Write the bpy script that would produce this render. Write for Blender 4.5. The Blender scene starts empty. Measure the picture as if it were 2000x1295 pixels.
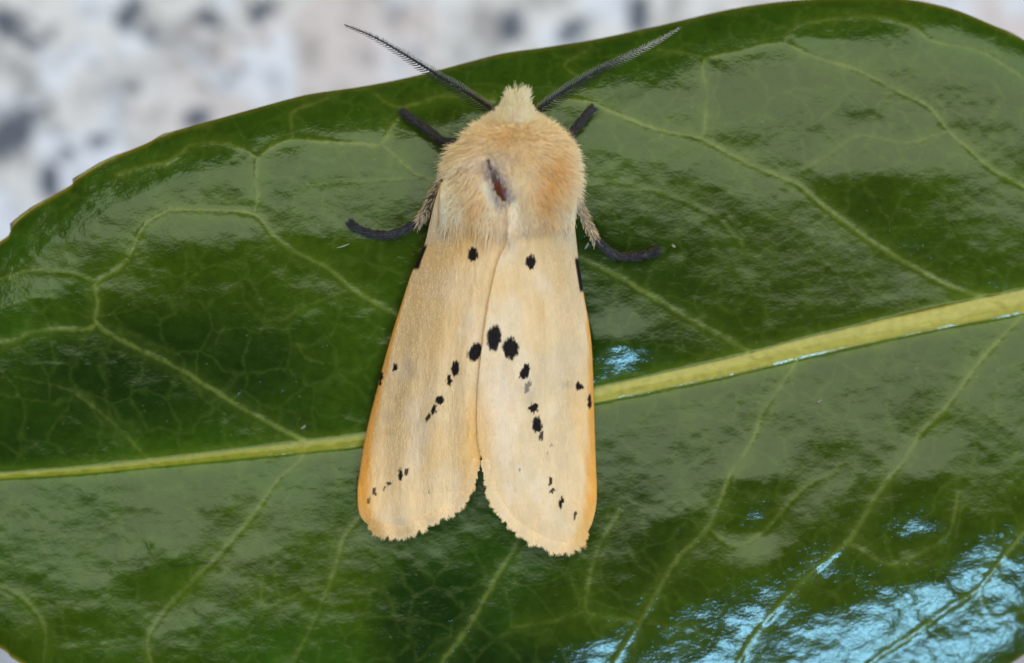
import bpy, math, random
import numpy as np

# One unit is one centimetre.
rng = np.random.default_rng(11)
random.seed(11)
scene = bpy.context.scene
scene.unit_settings.system = 'METRIC'
scene.unit_settings.scale_length = 0.01
C = scene.collection

# ------------------------------------------------------------------ camera, light, exposure
H = 14.0                                     # camera height above the leaf
cam_d = bpy.data.cameras.new('camera')
cam = bpy.data.objects.new('camera', cam_d); C.objects.link(cam)
cam.location = (0, 0, H); cam.rotation_euler = (0, 0, 0)
cam_d.sensor_width = 36.0; cam_d.lens = 36.0 * H / 5.0
cam_d.clip_start = 0.1; cam_d.clip_end = 2000
cam_d.dof.use_dof = True; cam_d.dof.focus_distance = H - 0.28
cam_d.dof.aperture_fstop = 0.235
scene.camera = cam

w = bpy.data.worlds.new('World'); scene.world = w; w.use_nodes = True
w.node_tree.nodes['Background'].inputs['Color'].default_value = (0.95, 0.97, 1.0, 1)
w.node_tree.nodes['Background'].inputs['Strength'].default_value = 0.06


def area(name, loc, target, sx, sy, power, col):
    l = bpy.data.lights.new(name, 'AREA'); l.shape = 'RECTANGLE'; l.size = sx; l.size_y = sy
    l.energy = power; l.color = col
    o = bpy.data.objects.new(name, l); C.objects.link(o); o.location = loc
    from mathutils import Vector
    o.rotation_euler = (Vector(target) - Vector(loc)).to_track_quat('-Z', 'Y').to_euler()
    return o


area('window_light', (44, 60, 100), (44, 60, 0), 220, 110, 228000, (0.985, 0.975, 0.85))
area('added_soft_edge_light', (44, -4, 100), (44, -4, 0), 220, 18, 15000, (0.985, 0.975, 0.85))  # added dim strip, softens the big panel's edge in the leaf's reflections
area('blue_window_light', (36, -112, 88), (0, 0, 0), 60, 18, 180000, (0.28, 0.53, 1.0))

scene.view_settings.view_transform = 'Standard'
scene.view_settings.look = 'None'
scene.view_settings.exposure = 0.0
scene.view_settings.gamma = 1.0
scene.view_settings.use_curve_mapping = False
scene.cycles.max_bounces = 5
scene.cycles.diffuse_bounces = 4
scene.cycles.glossy_bounces = 2
scene.cycles.use_denoising = True


# ------------------------------------------------------------------ helpers
def W(px, py, z):
    """photo position seen at height z -> world"""
    px = np.asarray(px, float); py = np.asarray(py, float); z = np.asarray(z, float)
    s = (H - z) / H / 400.0
    return np.stack([(px - 1000) * s, -(py - 647.5) * s, z + 0 * px], -1)


def sstep(a, b, x):
    t = np.clip((np.asarray(x, float) - a) / (b - a), 0, 1)
    return t * t * (3 - 2 * t)


_tab = {}
def vnoise(x, y, seed=0):
    """smooth value noise in -1..1"""
    if seed not in _tab:
        _tab[seed] = np.random.default_rng(1000 + seed).uniform(-1, 1, (256, 256))
    T = _tab[seed]
    x = np.asarray(x, float); y = np.asarray(y, float)
    xi = np.floor(x).astype(int); yi = np.floor(y).astype(int)
    fx = x - xi; fy = y - yi
    fx = fx * fx * fx * (fx * (fx * 6 - 15) + 10); fy = fy * fy * fy * (fy * (fy * 6 - 15) + 10)
    a = T[xi & 255, yi & 255]; b = T[(xi + 1) & 255, yi & 255]
    c = T[xi & 255, (yi + 1) & 255]; d = T[(xi + 1) & 255, (yi + 1) & 255]
    return (a * (1 - fx) + b * fx) * (1 - fy) + (c * (1 - fx) + d * fx) * fy


def fbm(x, y, seed=0, oct=3):
    s = 0; a = 1; n = 0
    for k in range(oct):
        s = s + a * vnoise(x * 2 ** k + 17 * k, y * 2 ** k + 31 * k, seed + k); n += a; a *= 0.5
    return s / n


def spline(pts, n):
    """Catmull-Rom through points, resampled evenly to n"""
    P = np.asarray(pts, float)
    if len(P) > 2:
        Q = np.vstack([2 * P[0] - P[1], P, 2 * P[-1] - P[-2]])
        out = []
        for i in range(1, len(Q) - 2):
            t = np.linspace(0, 1, 16, endpoint=False)[:, None]
            p0, p1, p2, p3 = Q[i - 1], Q[i], Q[i + 1], Q[i + 2]
            out.append(0.5 * (2 * p1 + (p2 - p0) * t + (2 * p0 - 5 * p1 + 4 * p2 - p3) * t * t + (3 * p1 - p0 - 3 * p2 + p3) * t ** 3))
        out.append(P[-1:]); P = np.vstack(out)
    s = np.r_[0, np.cumsum(np.linalg.norm(np.diff(P, axis=0), axis=1))]
    u = np.linspace(0, s[-1], n)
    return np.stack([np.interp(u, s, P[:, k]) for k in range(P.shape[1])], -1)


def mesh_obj(name, verts, faces, mat, parent=None, cols=None, attr='col', smooth=True, normals=None):
    me = bpy.data.meshes.new(name)
    verts = np.asarray(verts, np.float32); faces = np.asarray(faces, np.int32)
    k = faces.shape[1]
    me.vertices.add(len(verts)); me.vertices.foreach_set('co', verts.ravel())
    me.loops.add(faces.size); me.loops.foreach_set('vertex_index', faces.ravel())
    me.polygons.add(len(faces)); me.polygons.foreach_set('loop_start', np.arange(0, faces.size, k, dtype=np.int32))
    me.update(calc_edges=True); me.validate()
    if smooth: me.polygons.foreach_set('use_smooth', np.ones(len(me.polygons), bool))
    if cols is not None:
        a = me.color_attributes.new(attr, 'FLOAT_COLOR', 'POINT')
        c = np.ones((len(verts), 4), np.float32); c[:, :cols.shape[1]] = cols
        a.data.foreach_set('color', c.ravel())
    if normals is not None:
        me.normals_split_custom_set_from_vertices(np.asarray(normals, np.float32))
    me.materials.append(mat)
    o = bpy.data.objects.new(name, me); C.objects.link(o); o.parent = parent
    return o


def grid_faces(n, m):
    i = np.arange(n * m).reshape(n, m)
    return np.stack([i[:-1, :-1], i[:-1, 1:], i[1:, 1:], i[1:, :-1]], -1).reshape(-1, 4)


def hair_obj(name, pts, rad, cols, mat, parent):
    """pts (N,K,3), rad (N,K), cols (N,3): real strands"""
    N, K = rad.shape
    cu = bpy.data.hair_curves.new(name)
    cu.add_curves([K] * N)
    cu.attributes['position'].data.foreach_set('vector', np.asarray(pts, np.float32).ravel())
    ra = cu.attributes.get('radius') or cu.attributes.new('radius', 'FLOAT', 'POINT')
    ra.data.foreach_set('value', np.asarray(rad, np.float32).ravel())
    ca = cu.attributes.new('col', 'FLOAT_COLOR', 'CURVE')
    c4 = np.ones((N, 4), np.float32); c4[:, :3] = cols
    ca.data.foreach_set('color', c4.ravel())
    cu.materials.append(mat)
    o = bpy.data.objects.new(name, cu); C.objects.link(o); o.parent = parent
    return o


def tube(path, rad, seg=10, flat=1.0):
    """tapered tube along world path; returns verts, quad faces (closed with tiny end rings)"""
    P = np.asarray(path, float); n = len(P)
    T = np.gradient(P, axis=0); T /= np.linalg.norm(T, axis=1)[:, None] + 1e-12
    up = np.array([0, 0, 1.0])
    S = np.cross(T, up); S /= np.linalg.norm(S, axis=1)[:, None] + 1e-12
    U = np.cross(S, T)
    P = np.vstack([P[:1] - T[:1] * rad[0] * .4, P, P[-1:] + T[-1:] * rad[-1] * .4])
    S = np.vstack([S[:1], S, S[-1:]]); U = np.vstack([U[:1], U, U[-1:]])
    r = np.r_[rad[0] * .05, rad, rad[-1] * .05]
    a = np.linspace(0, 2 * np.pi, seg, endpoint=False)
    V = P[:, None] + r[:, None, None] * (np.cos(a)[None, :, None] * S[:, None] + flat * np.sin(a)[None, :, None] * U[:, None])
    n = len(P); i = np.arange(n * seg).reshape(n, seg); j = np.roll(i, -1, 1)
    F = np.stack([i[:-1], j[:-1], j[1:], i[1:]], -1).reshape(-1, 4)
    return V.reshape(-1, 3), F


def empty(name, loc, parent=None):
    o = bpy.data.objects.new(name, None); C.objects.link(o); o.location = loc; o.parent = parent
    o.empty_display_size = 0.2
    return o


def tag(o, label=None, cat=None, kind=None, group=None):
    if label: o['label'] = label
    if cat: o['category'] = cat
    if kind: o['kind'] = kind
    if group: o['group'] = group


# ------------------------------------------------------------------ materials
def mat_new(name):
    m = bpy.data.materials.new(name); m.use_nodes = True
    nt = m.node_tree
    return m, nt, nt.nodes['Principled BSDF']


def node(nt, t, **kw):
    n = nt.nodes.new(t)
    for k, v in kw.items():
        if k.startswith('i_'):
            n.inputs[k[2:].replace('_', ' ')].default_value = v
        else:
            setattr(n, k, v)
    return n


def mapping(nt, scale, rot=(0, 0, 0)):
    tc = node(nt, 'ShaderNodeTexCoord'); mp = node(nt, 'ShaderNodeMapping')
    mp.inputs['Scale'].default_value = scale; mp.inputs['Rotation'].default_value = rot
    nt.links.new(tc.outputs['Object'], mp.inputs['Vector'])
    return mp.outputs['Vector']


def mat_leaf():
    m, nt, b = mat_new('glossy_leaf'); L = nt.links.new
    at = node(nt, 'ShaderNodeAttribute', attribute_name='col')
    v = mapping(nt, (1, 1, 1))
    n1 = node(nt, 'ShaderNodeTexNoise'); n1.inputs['Scale'].default_value = 26; n1.inputs['Detail'].default_value = 5
    L(v, n1.inputs['Vector'])
    mr = node(nt, 'ShaderNodeMapRange'); L(n1.outputs['Fac'], mr.inputs['Value'])
    mr.inputs['From Min'].default_value = .3; mr.inputs['From Max'].default_value = .7
    mr.inputs['To Min'].default_value = .86; mr.inputs['To Max'].default_value = 1.14
    mx = node(nt, 'ShaderNodeVectorMath', operation='SCALE')
    L(at.outputs['Color'], mx.inputs[0]); L(mr.outputs['Result'], mx.inputs['Scale'])
    # finest branching of the veins
    nd = node(nt, 'ShaderNodeTexNoise'); nd.inputs['Scale'].default_value = 5; nd.inputs['Detail'].default_value = 3; L(v, nd.inputs['Vector'])
    vs = node(nt, 'ShaderNodeVectorMath', operation='MULTIPLY_ADD'); L(nd.outputs['Color'], vs.inputs[0]); vs.inputs[1].default_value = (.22, .22, 0); L(v, vs.inputs[2])
    vo = node(nt, 'ShaderNodeTexVoronoi', feature='DISTANCE_TO_EDGE'); vo.inputs['Scale'].default_value = 5.2; L(vs.outputs['Vector'], vo.inputs['Vector'])
    vm = node(nt, 'ShaderNodeMapRange'); L(vo.outputs['Distance'], vm.inputs['Value']); vm.inputs['From Max'].default_value = .075; vm.inputs['To Min'].default_value = .34; vm.inputs['To Max'].default_value = 0
    vk0 = node(nt, 'ShaderNodeMath', operation='MULTIPLY'); L(vm.outputs['Result'], vk0.inputs[0]); L(n1.outputs['Fac'], vk0.inputs[1])
    vk = node(nt, 'ShaderNodeMath', operation='MULTIPLY'); L(vk0.outputs[0], vk.inputs[0]); L(at.outputs['Alpha'], vk.inputs[1])
    mc = node(nt, 'ShaderNodeMix', data_type='RGBA'); L(vk.outputs[0], mc.inputs['Factor']); L(mx.outputs['Vector'], mc.inputs['A']); mc.inputs['B'].default_value = (.10, .135, .02, 1)
    L(mc.outputs['Result'], b.inputs['Base Color'])
    # skin of the leaf: fine wrinkles running across the veins, plus cell grain
    va = mapping(nt, (1.0, 1.5, 1), (0, 0, math.radians(-35)))
    w1 = node(nt, 'ShaderNodeTexNoise'); w1.inputs['Scale'].default_value = 30; w1.inputs['Detail'].default_value = 3; w1.inputs['Distortion'].default_value = .6
    L(va, w1.inputs['Vector'])
    w2 = node(nt, 'ShaderNodeTexNoise'); w2.inputs['Scale'].default_value = 46; w2.inputs['Detail'].default_value = 1
    L(va, w2.inputs['Vector'])
    w3 = node(nt, 'ShaderNodeTexNoise'); w3.inputs['Scale'].default_value = 9; w3.inputs['Detail'].default_value = 2
    L(v, w3.inputs['Vector'])
    a1 = node(nt, 'ShaderNodeMath', operation='MULTIPLY_ADD'); L(w2.outputs['Fac'], a1.inputs[0]); a1.inputs[1].default_value = .8; L(w1.outputs['Fac'], a1.inputs[2])
    a2 = node(nt, 'ShaderNodeMath', operation='MULTIPLY_ADD'); L(w3.outputs['Fac'], a2.inputs[0]); a2.inputs[1].default_value = .35; L(a1.outputs[0], a2.inputs[2])
    bp = node(nt, 'ShaderNodeBump'); bp.inputs['Strength'].default_value = 1.0; bp.inputs['Distance'].default_value = 0.0008
    L(a2.outputs[0], bp.inputs['Height']); L(bp.outputs['Normal'], b.inputs['Normal'])
    rr = node(nt, 'ShaderNodeMapRange'); L(n1.outputs['Fac'], rr.inputs['Value'])
    rr.inputs['To Min'].default_value = .13; rr.inputs['To Max'].default_value = .25
    L(rr.outputs['Result'], b.inputs['Roughness'])
    b.inputs['IOR'].default_value = 1.45; b.inputs['Specular IOR Level'].default_value = .37; b.inputs['Specular Tint'].default_value = (.76, 1.0, .66, 1)
    b.inputs['Coat Weight'].default_value = .30; b.inputs['Coat Roughness'].default_value = .045; b.inputs['Coat IOR'].default_value = 1.45
    bp2 = node(nt, 'ShaderNodeBump'); bp2.inputs['Strength'].default_value = 1.0; bp2.inputs['Distance'].default_value = 0.0023
    L(a2.outputs[0], bp2.inputs['Height']); L(bp2.outputs['Normal'], b.inputs['Coat Normal'])
    return m


def mat_attr(name, rough, bump=None, sheen=0.0, spec=0.3, var=None, sheen_tint=(1, .9, .7, 1)):
    m, nt, b = mat_new(name); L = nt.links.new
    at = node(nt, 'ShaderNodeAttribute', attribute_name='col')
    src = at.outputs['Color']
    if var:
        n1 = node(nt, 'ShaderNodeTexNoise'); n1.inputs['Scale'].default_value = var[0]; n1.inputs['Detail'].default_value = 4
        L(mapping(nt, (1, 1, 1)), n1.inputs['Vector'])
        mr = node(nt, 'ShaderNodeMapRange'); L(n1.outputs['Fac'], mr.inputs['Value'])
        mr.inputs['From Min'].default_value = .3; mr.inputs['From Max'].default_value = .7
        mr.inputs['To Min'].default_value = 1 - var[1]; mr.inputs['To Max'].default_value = 1 + var[1]
        mx = node(nt, 'ShaderNodeVectorMath', operation='SCALE')
        L(src, mx.inputs[0]); L(mr.outputs['Result'], mx.inputs['Scale']); src = mx.outputs['Vector']
    L(src, b.inputs['Base Color'])
    b.inputs['Roughness'].default_value = rough
    b.inputs['Specular IOR Level'].default_value = spec
    b.inputs['Sheen Weight'].default_value = sheen
    b.inputs['Sheen Tint'].default_value = sheen_tint
    if bump:
        n2 = node(nt, 'ShaderNodeTexNoise'); n2.inputs['Scale'].default_value = bump[0]; n2.inputs['Detail'].default_value = 4
        L(mapping(nt, bump[2] if len(bump) > 2 else (1, 1, 1)), n2.inputs['Vector'])
        bp = node(nt, 'ShaderNodeBump'); bp.inputs['Strength'].default_value = 1; bp.inputs['Distance'].default_value = bump[1]
        L(n2.outputs['Fac'], bp.inputs['Height']); L(bp.outputs['Normal'], b.inputs['Normal'])
    return m


def mat_plain(name, col, rough, spec=.4, bump=None):
    m, nt, b = mat_new(name); L = nt.links.new
    n1 = node(nt, 'ShaderNodeTexNoise'); n1.inputs['Scale'].default_value = 40; n1.inputs['Detail'].default_value = 4
    L(mapping(nt, (1, 1, 1)), n1.inputs['Vector'])
    rp = node(nt, 'ShaderNodeValToRGB'); L(n1.outputs['Fac'], rp.inputs['Fac'])
    rp.color_ramp.elements[0].position = .3; rp.color_ramp.elements[1].position = .7
    rp.color_ramp.elements[0].color = (col[0] * .7, col[1] * .7, col[2] * .7, 1)
    rp.color_ramp.elements[1].color = (col[0] * 1.3, col[1] * 1.3, col[2] * 1.3, 1)
    L(rp.outputs['Color'], b.inputs['Base Color'])
    b.inputs['Roughness'].default_value = rough; b.inputs['Specular IOR Level'].default_value = spec
    if bump:
        bp = node(nt, 'ShaderNodeBump'); bp.inputs['Distance'].default_value = bump
        L(n1.outputs['Fac'], bp.inputs['Height']); L(bp.outputs['Normal'], b.inputs['Normal'])
    return m


M_LEAF = mat_leaf()
M_WING = mat_attr('wing_scales', .75, bump=(46, .003, (3.0, .7, 1)), sheen=.04, spec=.1, var=(16, .05))
M_BODY = mat_attr('body_cuticle', .7, bump=(40, .01), spec=.2)
M_FUR = mat_attr('fur', .6, sheen=0.0, spec=.25)
M_DARK = mat_attr('dark_leg_scales', .6, bump=(70, .008), sheen=.25, spec=.3, var=(50, .3), sheen_tint=(.8, .85, 1, 1))
M_BARE = mat_attr('bare_cuticle', .35, bump=(30, .004), spec=.5, var=(35, .3))
M_STONE = mat_attr('polished_granite', .35, spec=.4, var=(5, .06))
M_SPECK = mat_plain('pale_scale', (.22, .21, .14), .6)


# ------------------------------------------------------------------ granite slab
ZG = -4.0
SPOTS = [  # photo x, y, rx, ry, angle, strength
    (256, 30, 40, 22, -55, 1), (290, 66, 20, 13, 20, .8), (401, 37, 27, 19, 10, 1), (508, 26, 34, 20, -30, 1),
    (8, 40, 34, 30, 20, 1), (32, 72, 24, 15, 40, .9), (68, 84, 26, 14, -10, .9), (104, 62, 20, 12, -40, .8), (52, 45, 20, 10, 60, .6),
    (185, 132, 20, 13, -30, .55), (263, 174, 20, 13, 0, .85), (394, 163, 12, 12, 0, .55), (444, 156, 12, 12, 0, .55),
    (18, 268, 56, 36, -40, 1), (70, 222, 44, 16, -25, .9), (199, 273, 22, 15, -10, .95), (131, 296, 24, 12, -30, .8), (384, 234, 28, 20, -10, .95),
    (105, 256, 16, 9, 50, .6), (160, 213, 22, 14, 60, .3), (300, 150, 12, 8, 0, .35), (258, 276, 16, 12, 0, .4),
    (1000, 50, 28, 40, 0, 1), (1118, 58, 36, 17, -40, .95), (777, 26, 14, 26, 15, .6), (813, 104, 18, 13, 20, .55), (1250, 24, 24, 40, 10, .95),
    (716, 121, 18, 14, 0, .25), (470, 125, 16, 12, 0, .25), (170, 20, 26, 16, -30, .35), (560, 160, 12, 9, 0, .2)]
gx = np.r_[np.linspace(-18, -5.6, 105, endpoint=False), np.linspace(-5.6, 5.6, 330, endpoint=False), np.linspace(5.6, 18, 106)]
gy = np.r_[np.linspace(-18, -4, 120, endpoint=False), np.linspace(-4, 4, 230, endpoint=False), np.linspace(4, 18, 121)]
GX, GY = np.meshgrid(gx, gy, indexing='ij')
sg = (H - ZG) / H / 400
PX = GX / sg + 1000; PY = -GY / sg + 647.5
wx = PX + 9 * vnoise(PX / 24, PY / 24, 5) + 5 * vnoise(PX / 9, PY / 9, 6); wy = PY + 9 * vnoise(PX / 24, PY / 24, 7) + 5 * vnoise(PX / 9, PY / 9, 8)
dark = np.zeros_like(PX)
r2 = np.random.default_rng(5)
extra = []
while len(extra) < 3400:                      # the same minerals carry on under the leaf and beyond the picture
    x, y = r2.uniform(-4700, 6700), r2.uniform(-5000, 6300)
    if -40 < x < 2040 and -40 < y < 330: continue
    extra.append((x, y, r2.uniform(12, 50), r2.uniform(9, 30), r2.uniform(-90, 90), r2.uniform(.4, 1)))
for (x, y, rx, ry, an, st) in SPOTS + extra:
    i0, i1 = np.searchsorted(gx, [(x - 95 - 1000) * sg, (x + 95 - 1000) * sg]); j0, j1 = np.searchsorted(gy, [-(y + 95 - 647.5) * sg, -(y - 95 - 647.5) * sg])
    if i1 <= i0 or j1 <= j0: continue
    a = math.radians(an); dx = wx[i0:i1, j0:j1] - x; dy = wy[i0:i1, j0:j1] - y
    q = np.sqrt(((dx * math.cos(a) + dy * math.sin(a)) / rx) ** 2 + ((-dx * math.sin(a) + dy * math.cos(a)) / ry) ** 2)
    dark[i0:i1, j0:j1] = np.maximum(dark[i0:i1, j0:j1], min(1, st * 1.1) * (1 - sstep(.75, 1.2, q)))
pink = sstep(-.05, .45, fbm(PX / 260 + 3.1, PY / 260 + .4, 20, 3) + .5 * np.exp(-((PX - 640) / 130) ** 2 - ((PY - 70) / 120) ** 2) + .7 * sstep(1500, 1900, PX) - .5 * np.exp(-((PX - 120) / 160) ** 2 - ((PY - 140) / 120) ** 2))
blue = sstep(.05, .5, fbm(PX / 110, PY / 110, 30, 3) + .45 * np.exp(-((PX - 70) / 70) ** 2 - ((PY - 150) / 50) ** 2) + .4 * np.exp(-((PX - 250) / 60) ** 2 - ((PY - 85) / 28) ** 2) + .5 * np.exp(-((PX - 1080) / 60) ** 2 - ((PY - 75) / 40) ** 2))
grey = np.maximum(sstep(.1, .6, fbm(PX / 60 + 9, PY / 60, 40, 3)), .8 * sstep(.25, .6, fbm(PX / 26 + 3, PY / 26, 44, 2)))
col = np.ones(PX.shape + (3,)) * np.array([.585, .55, .52])
col = col * (1 - pink[..., None]) + pink[..., None] * np.array([.54, .465, .435])
col = col * (1 - blue[..., None]) + blue[..., None] * np.array([.62, .62, .645])
col = col * (1 - .5 * grey[..., None])
col = col * (1 - dark[..., None]) + dark[..., None] * np.array([.055, .068, .095])
top_v = np.stack([GX, GY, np.full_like(GX, ZG)], -1).reshape(-1, 3)
nX, nY = GX.shape
fa = grid_faces(nX, nY)[:, ::-1]
slab = mesh_obj('granite_slab', top_v, fa, M_STONE, cols=col.reshape(-1, 3), smooth=False)
tag(slab, 'pale speckled granite slab out of focus beneath the leaf', 'granite', 'structure')
bt = np.array([[x, y, z] for z in (ZG - 2.0, ZG) for (x, y) in ((-18, -18), (18, -18), (18, 18), (-18, 18))], float)
bt[4:, 2] -= .001
edge = mesh_obj('slab_edge', bt, np.array([[0, 3, 2, 1], [0, 1, 5, 4], [1, 2, 6, 5], [2, 3, 7, 6], [3, 0, 4, 7]]), M_STONE, slab,
                cols=np.full((8, 3), .55), smooth=False)

# ------------------------------------------------------------------ leaf
TOP = [(-480, 955), (-440, 860), (-370, 760), (-270, 655), (-150, 565), (-60, 508), (0, 472), (18, 458), (21, 444), (28, 432), (60, 408), (100, 384), (138, 362), (144, 352), (155, 344),
       (190, 322), (224, 305), (260, 291), (288, 279), (320, 263), (376, 246), (454, 224), (533, 202), (604, 184), (700, 170), (780, 155), (860, 136), (974, 106), (1060, 93), (1145, 80),
       (1270, 54), (1402, 23), (1487, 8), (1573, -1), (1680, -6), (1772, -1), (1858, 17), (1932, 46), (2000, 78), (2110, 150), (2220, 250), (2340, 380), (2430, 480), (2450, 500)]
BOT = [(-480, 957), (-420, 1030), (-300, 1105), (-150, 1190), (0, 1266), (28, 1288), (120, 1335), (300, 1400), (600, 1465), (1000, 1500), (1400, 1480), (1700, 1415), (1880, 1345), (1992, 1285),
       (2100, 1190), (2220, 1040), (2330, 850), (2410, 670), (2450, 502)]
MID = [(-480, 956), (-300, 950), (0, 930), (150, 920), (300, 905), (600, 872), (705, 860), (900, 826), (1165, 772), (1400, 722), (1600, 673), (1800, 628), (2000, 588), (2200, 548), (2450, 501)]


def curve_fn(pts, n=3000):
    q = spline(pts, n); return lambda x: np.interp(x, q[:, 0], q[:, 1])


def lin_fn(pts):
    q = np.array(pts, float); return lambda x: np.interp(x, q[:, 0], q[:, 1])


y_top = curve_fn(TOP); y_bot = curve_fn(BOT); y_mid = curve_fn(MID)
_xs = np.linspace(-480, 2450, 1466); _k = np.exp(-np.linspace(-2, 2, 81) ** 2)
_yt = np.convolve(np.pad(y_top(_xs), 40, 'edge'), _k / _k.sum(), 'valid'); y_top_s = lambda x: np.interp(x, _xs, _yt)

# cross-section tilt in degrees (positive: the blade rises away from the midrib) by distance from the midrib, 0..1 to the edge
UK = np.array([0, .05, .15, .3, .45, .55, .65, .75, .82, .88, .94, 1.0])
NORTH = {-480: [0, 5, 5, 4, 3, 2, 1, 0, -2, -4, -6, -8],
         0:   [0, 7, 11, 11, 10, 8, 4, -1, -4, -8, -12, -16],
         400: [0, 7, 12, 12, 11, 9, 5, -2, -9, -20, -33, -44],
         800: [0, 7, 12, 11, 9, 6, 2, -4, -14, -27, -40, -50],
         1200: [0, 10, 10, 7, 6, 3, -2, -7, -18, -28, -38, -48],
         1550: [0, 6, 5, 4, 2, -1, -3, -6, -12, -22, -34, -46],
         1950: [0, 7, 5, 3, 1, -1, -2, -3, -5, -10, -24, -40],
         2450: [0, 4, 4, 3, 2, 0, -2, -4, -8, -14, -20, -30]}
SOUTH = {-480: [0, 4, 4, 3, 2, 1, 0, -2, -4, -6, -8, -10],
         0:   [0, 8, 6, 5, 4, 3, 1.5, -1, -4, -8, -14, -20],
         400: [0, 8, 5, 4, 2.5, 1.5, 0, -3, -6, -10, -14, -18],
         800: [0, 7, 3, 0, -4, -6, -7, -8, -9, -10, -13, -18],
         1200: [0, 7, 5, 2, -3, -8, -14, -20, -21, -22, -24, -28],
         1550: [0, 7, 5, 3, -2, -10, -19, -21, -22, -24, -27, -32],
         1950: [0, 6, 5, 3, 1, -6, -15, -20, -21, -23, -26, -32],
         2450: [0, 4, 4, 3, 2, 0, -2, -6, -10, -14, -20, -30]}


def make_table(D):
    xs = np.linspace(-480, 2450, 294); us = np.linspace(0, 1, 201)
    K = np.array(sorted(D)); V = np.array([np.interp(us, UK, D[k]) for k in K])
    T = np.stack([np.interp(xs, K, V[:, j]) for j in range(len(us))], 1)
    ker = np.exp(-np.linspace(-2, 2, 31) ** 2); ker /= ker.sum()
    Tp = np.pad(T, ((15, 15), (0, 0)), 'edge')
    T = np.stack([np.convolve(Tp[:, j], ker, 'valid') for j in range(T.shape[1])], 1)
    k2 = np.exp(-np.linspace(-2, 2, 13) ** 2); k2 /= k2.sum()
    Tp = np.pad(T, ((0, 0), (6, 6)), 'edge')
    T = np.stack([np.convolve(r, k2, 'valid') for r in Tp], 0)
    I = np.cumsum(np.tan(np.radians(T)), 1) * (us[1] - us[0]); I -= I[:, :1]
    return I


TN, TS = make_table(NORTH), make_table(SOUTH)


def lookup(T, x, u):
    fx = np.clip((x + 480) / 2930 * 293, 0, 292.999); fu = np.clip(u, 0, 1) * 199.999
    i = fx.astype(int); j = fu.astype(int); a = fx - i; b = fu - j
    return (T[i, j] * (1 - a) + T[i + 1, j] * a) * (1 - b) + (T[i, j + 1] * (1 - a) + T[i + 1, j + 1] * a) * b


z_mid = lin_fn([(-480, -.20), (0, -.06), (500, 0), (1000, .02), (1500, 0), (2000, -.05), (2450, -.12)])
mid_hw = lin_fn([(-480, 3), (0, 6.5), (300, 8.5), (600, 12), (900, 14), (1170, 16), (1500, 19), (2000, 25), (2450, 32)])
# local swellings and hollows of the blade: x, y, sx, sy, height
BUMPS = [(1730, 330, 120, 55, .024), (1790, 540, 120, 80, -.020), (1460, 930, 70, 40, .016), (1480, 1040, 60, 40, -.020), (1790, 925, 75, 45, .018), (1780, 1060, 75, 50, -.024),
         (1620, 1140, 60, 35, -.015), (330, 1085, 70, 45, .012), (330, 1190, 70, 50, -.012), (1200, 668, 60, 42, .036), (620, 470, 130, 40, .012), (380, 470, 120, 40, .010), (1330, 1000, 80, 60, .012)]


def leaf_base(x, y):
    x = np.asarray(x, float); y = np.asarray(y, float)
    ym = y_mid(x); wt = np.maximum(ym - y_top_s(x), 2); wb = np.maximum(y_bot(x) - ym, 2)
    d = ym - y
    zn = lookup(TN, x, d / wt) * wt / 400; zs = lookup(TS, x, -d / wb) * wb / 400
    z = z_mid(x) + np.where(d > 0, zn, zs)
    for (bx, by, sx, sy, h) in BUMPS:
        z = z + 1.3 * h * np.exp(-((x - bx) / sx) ** 2 - ((y - by) / sy) ** 2)
    return z + .009 * fbm(x / 170, y / 130, 50, 2)


def leaf_z(x, y): return leaf_base(x, y)


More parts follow.
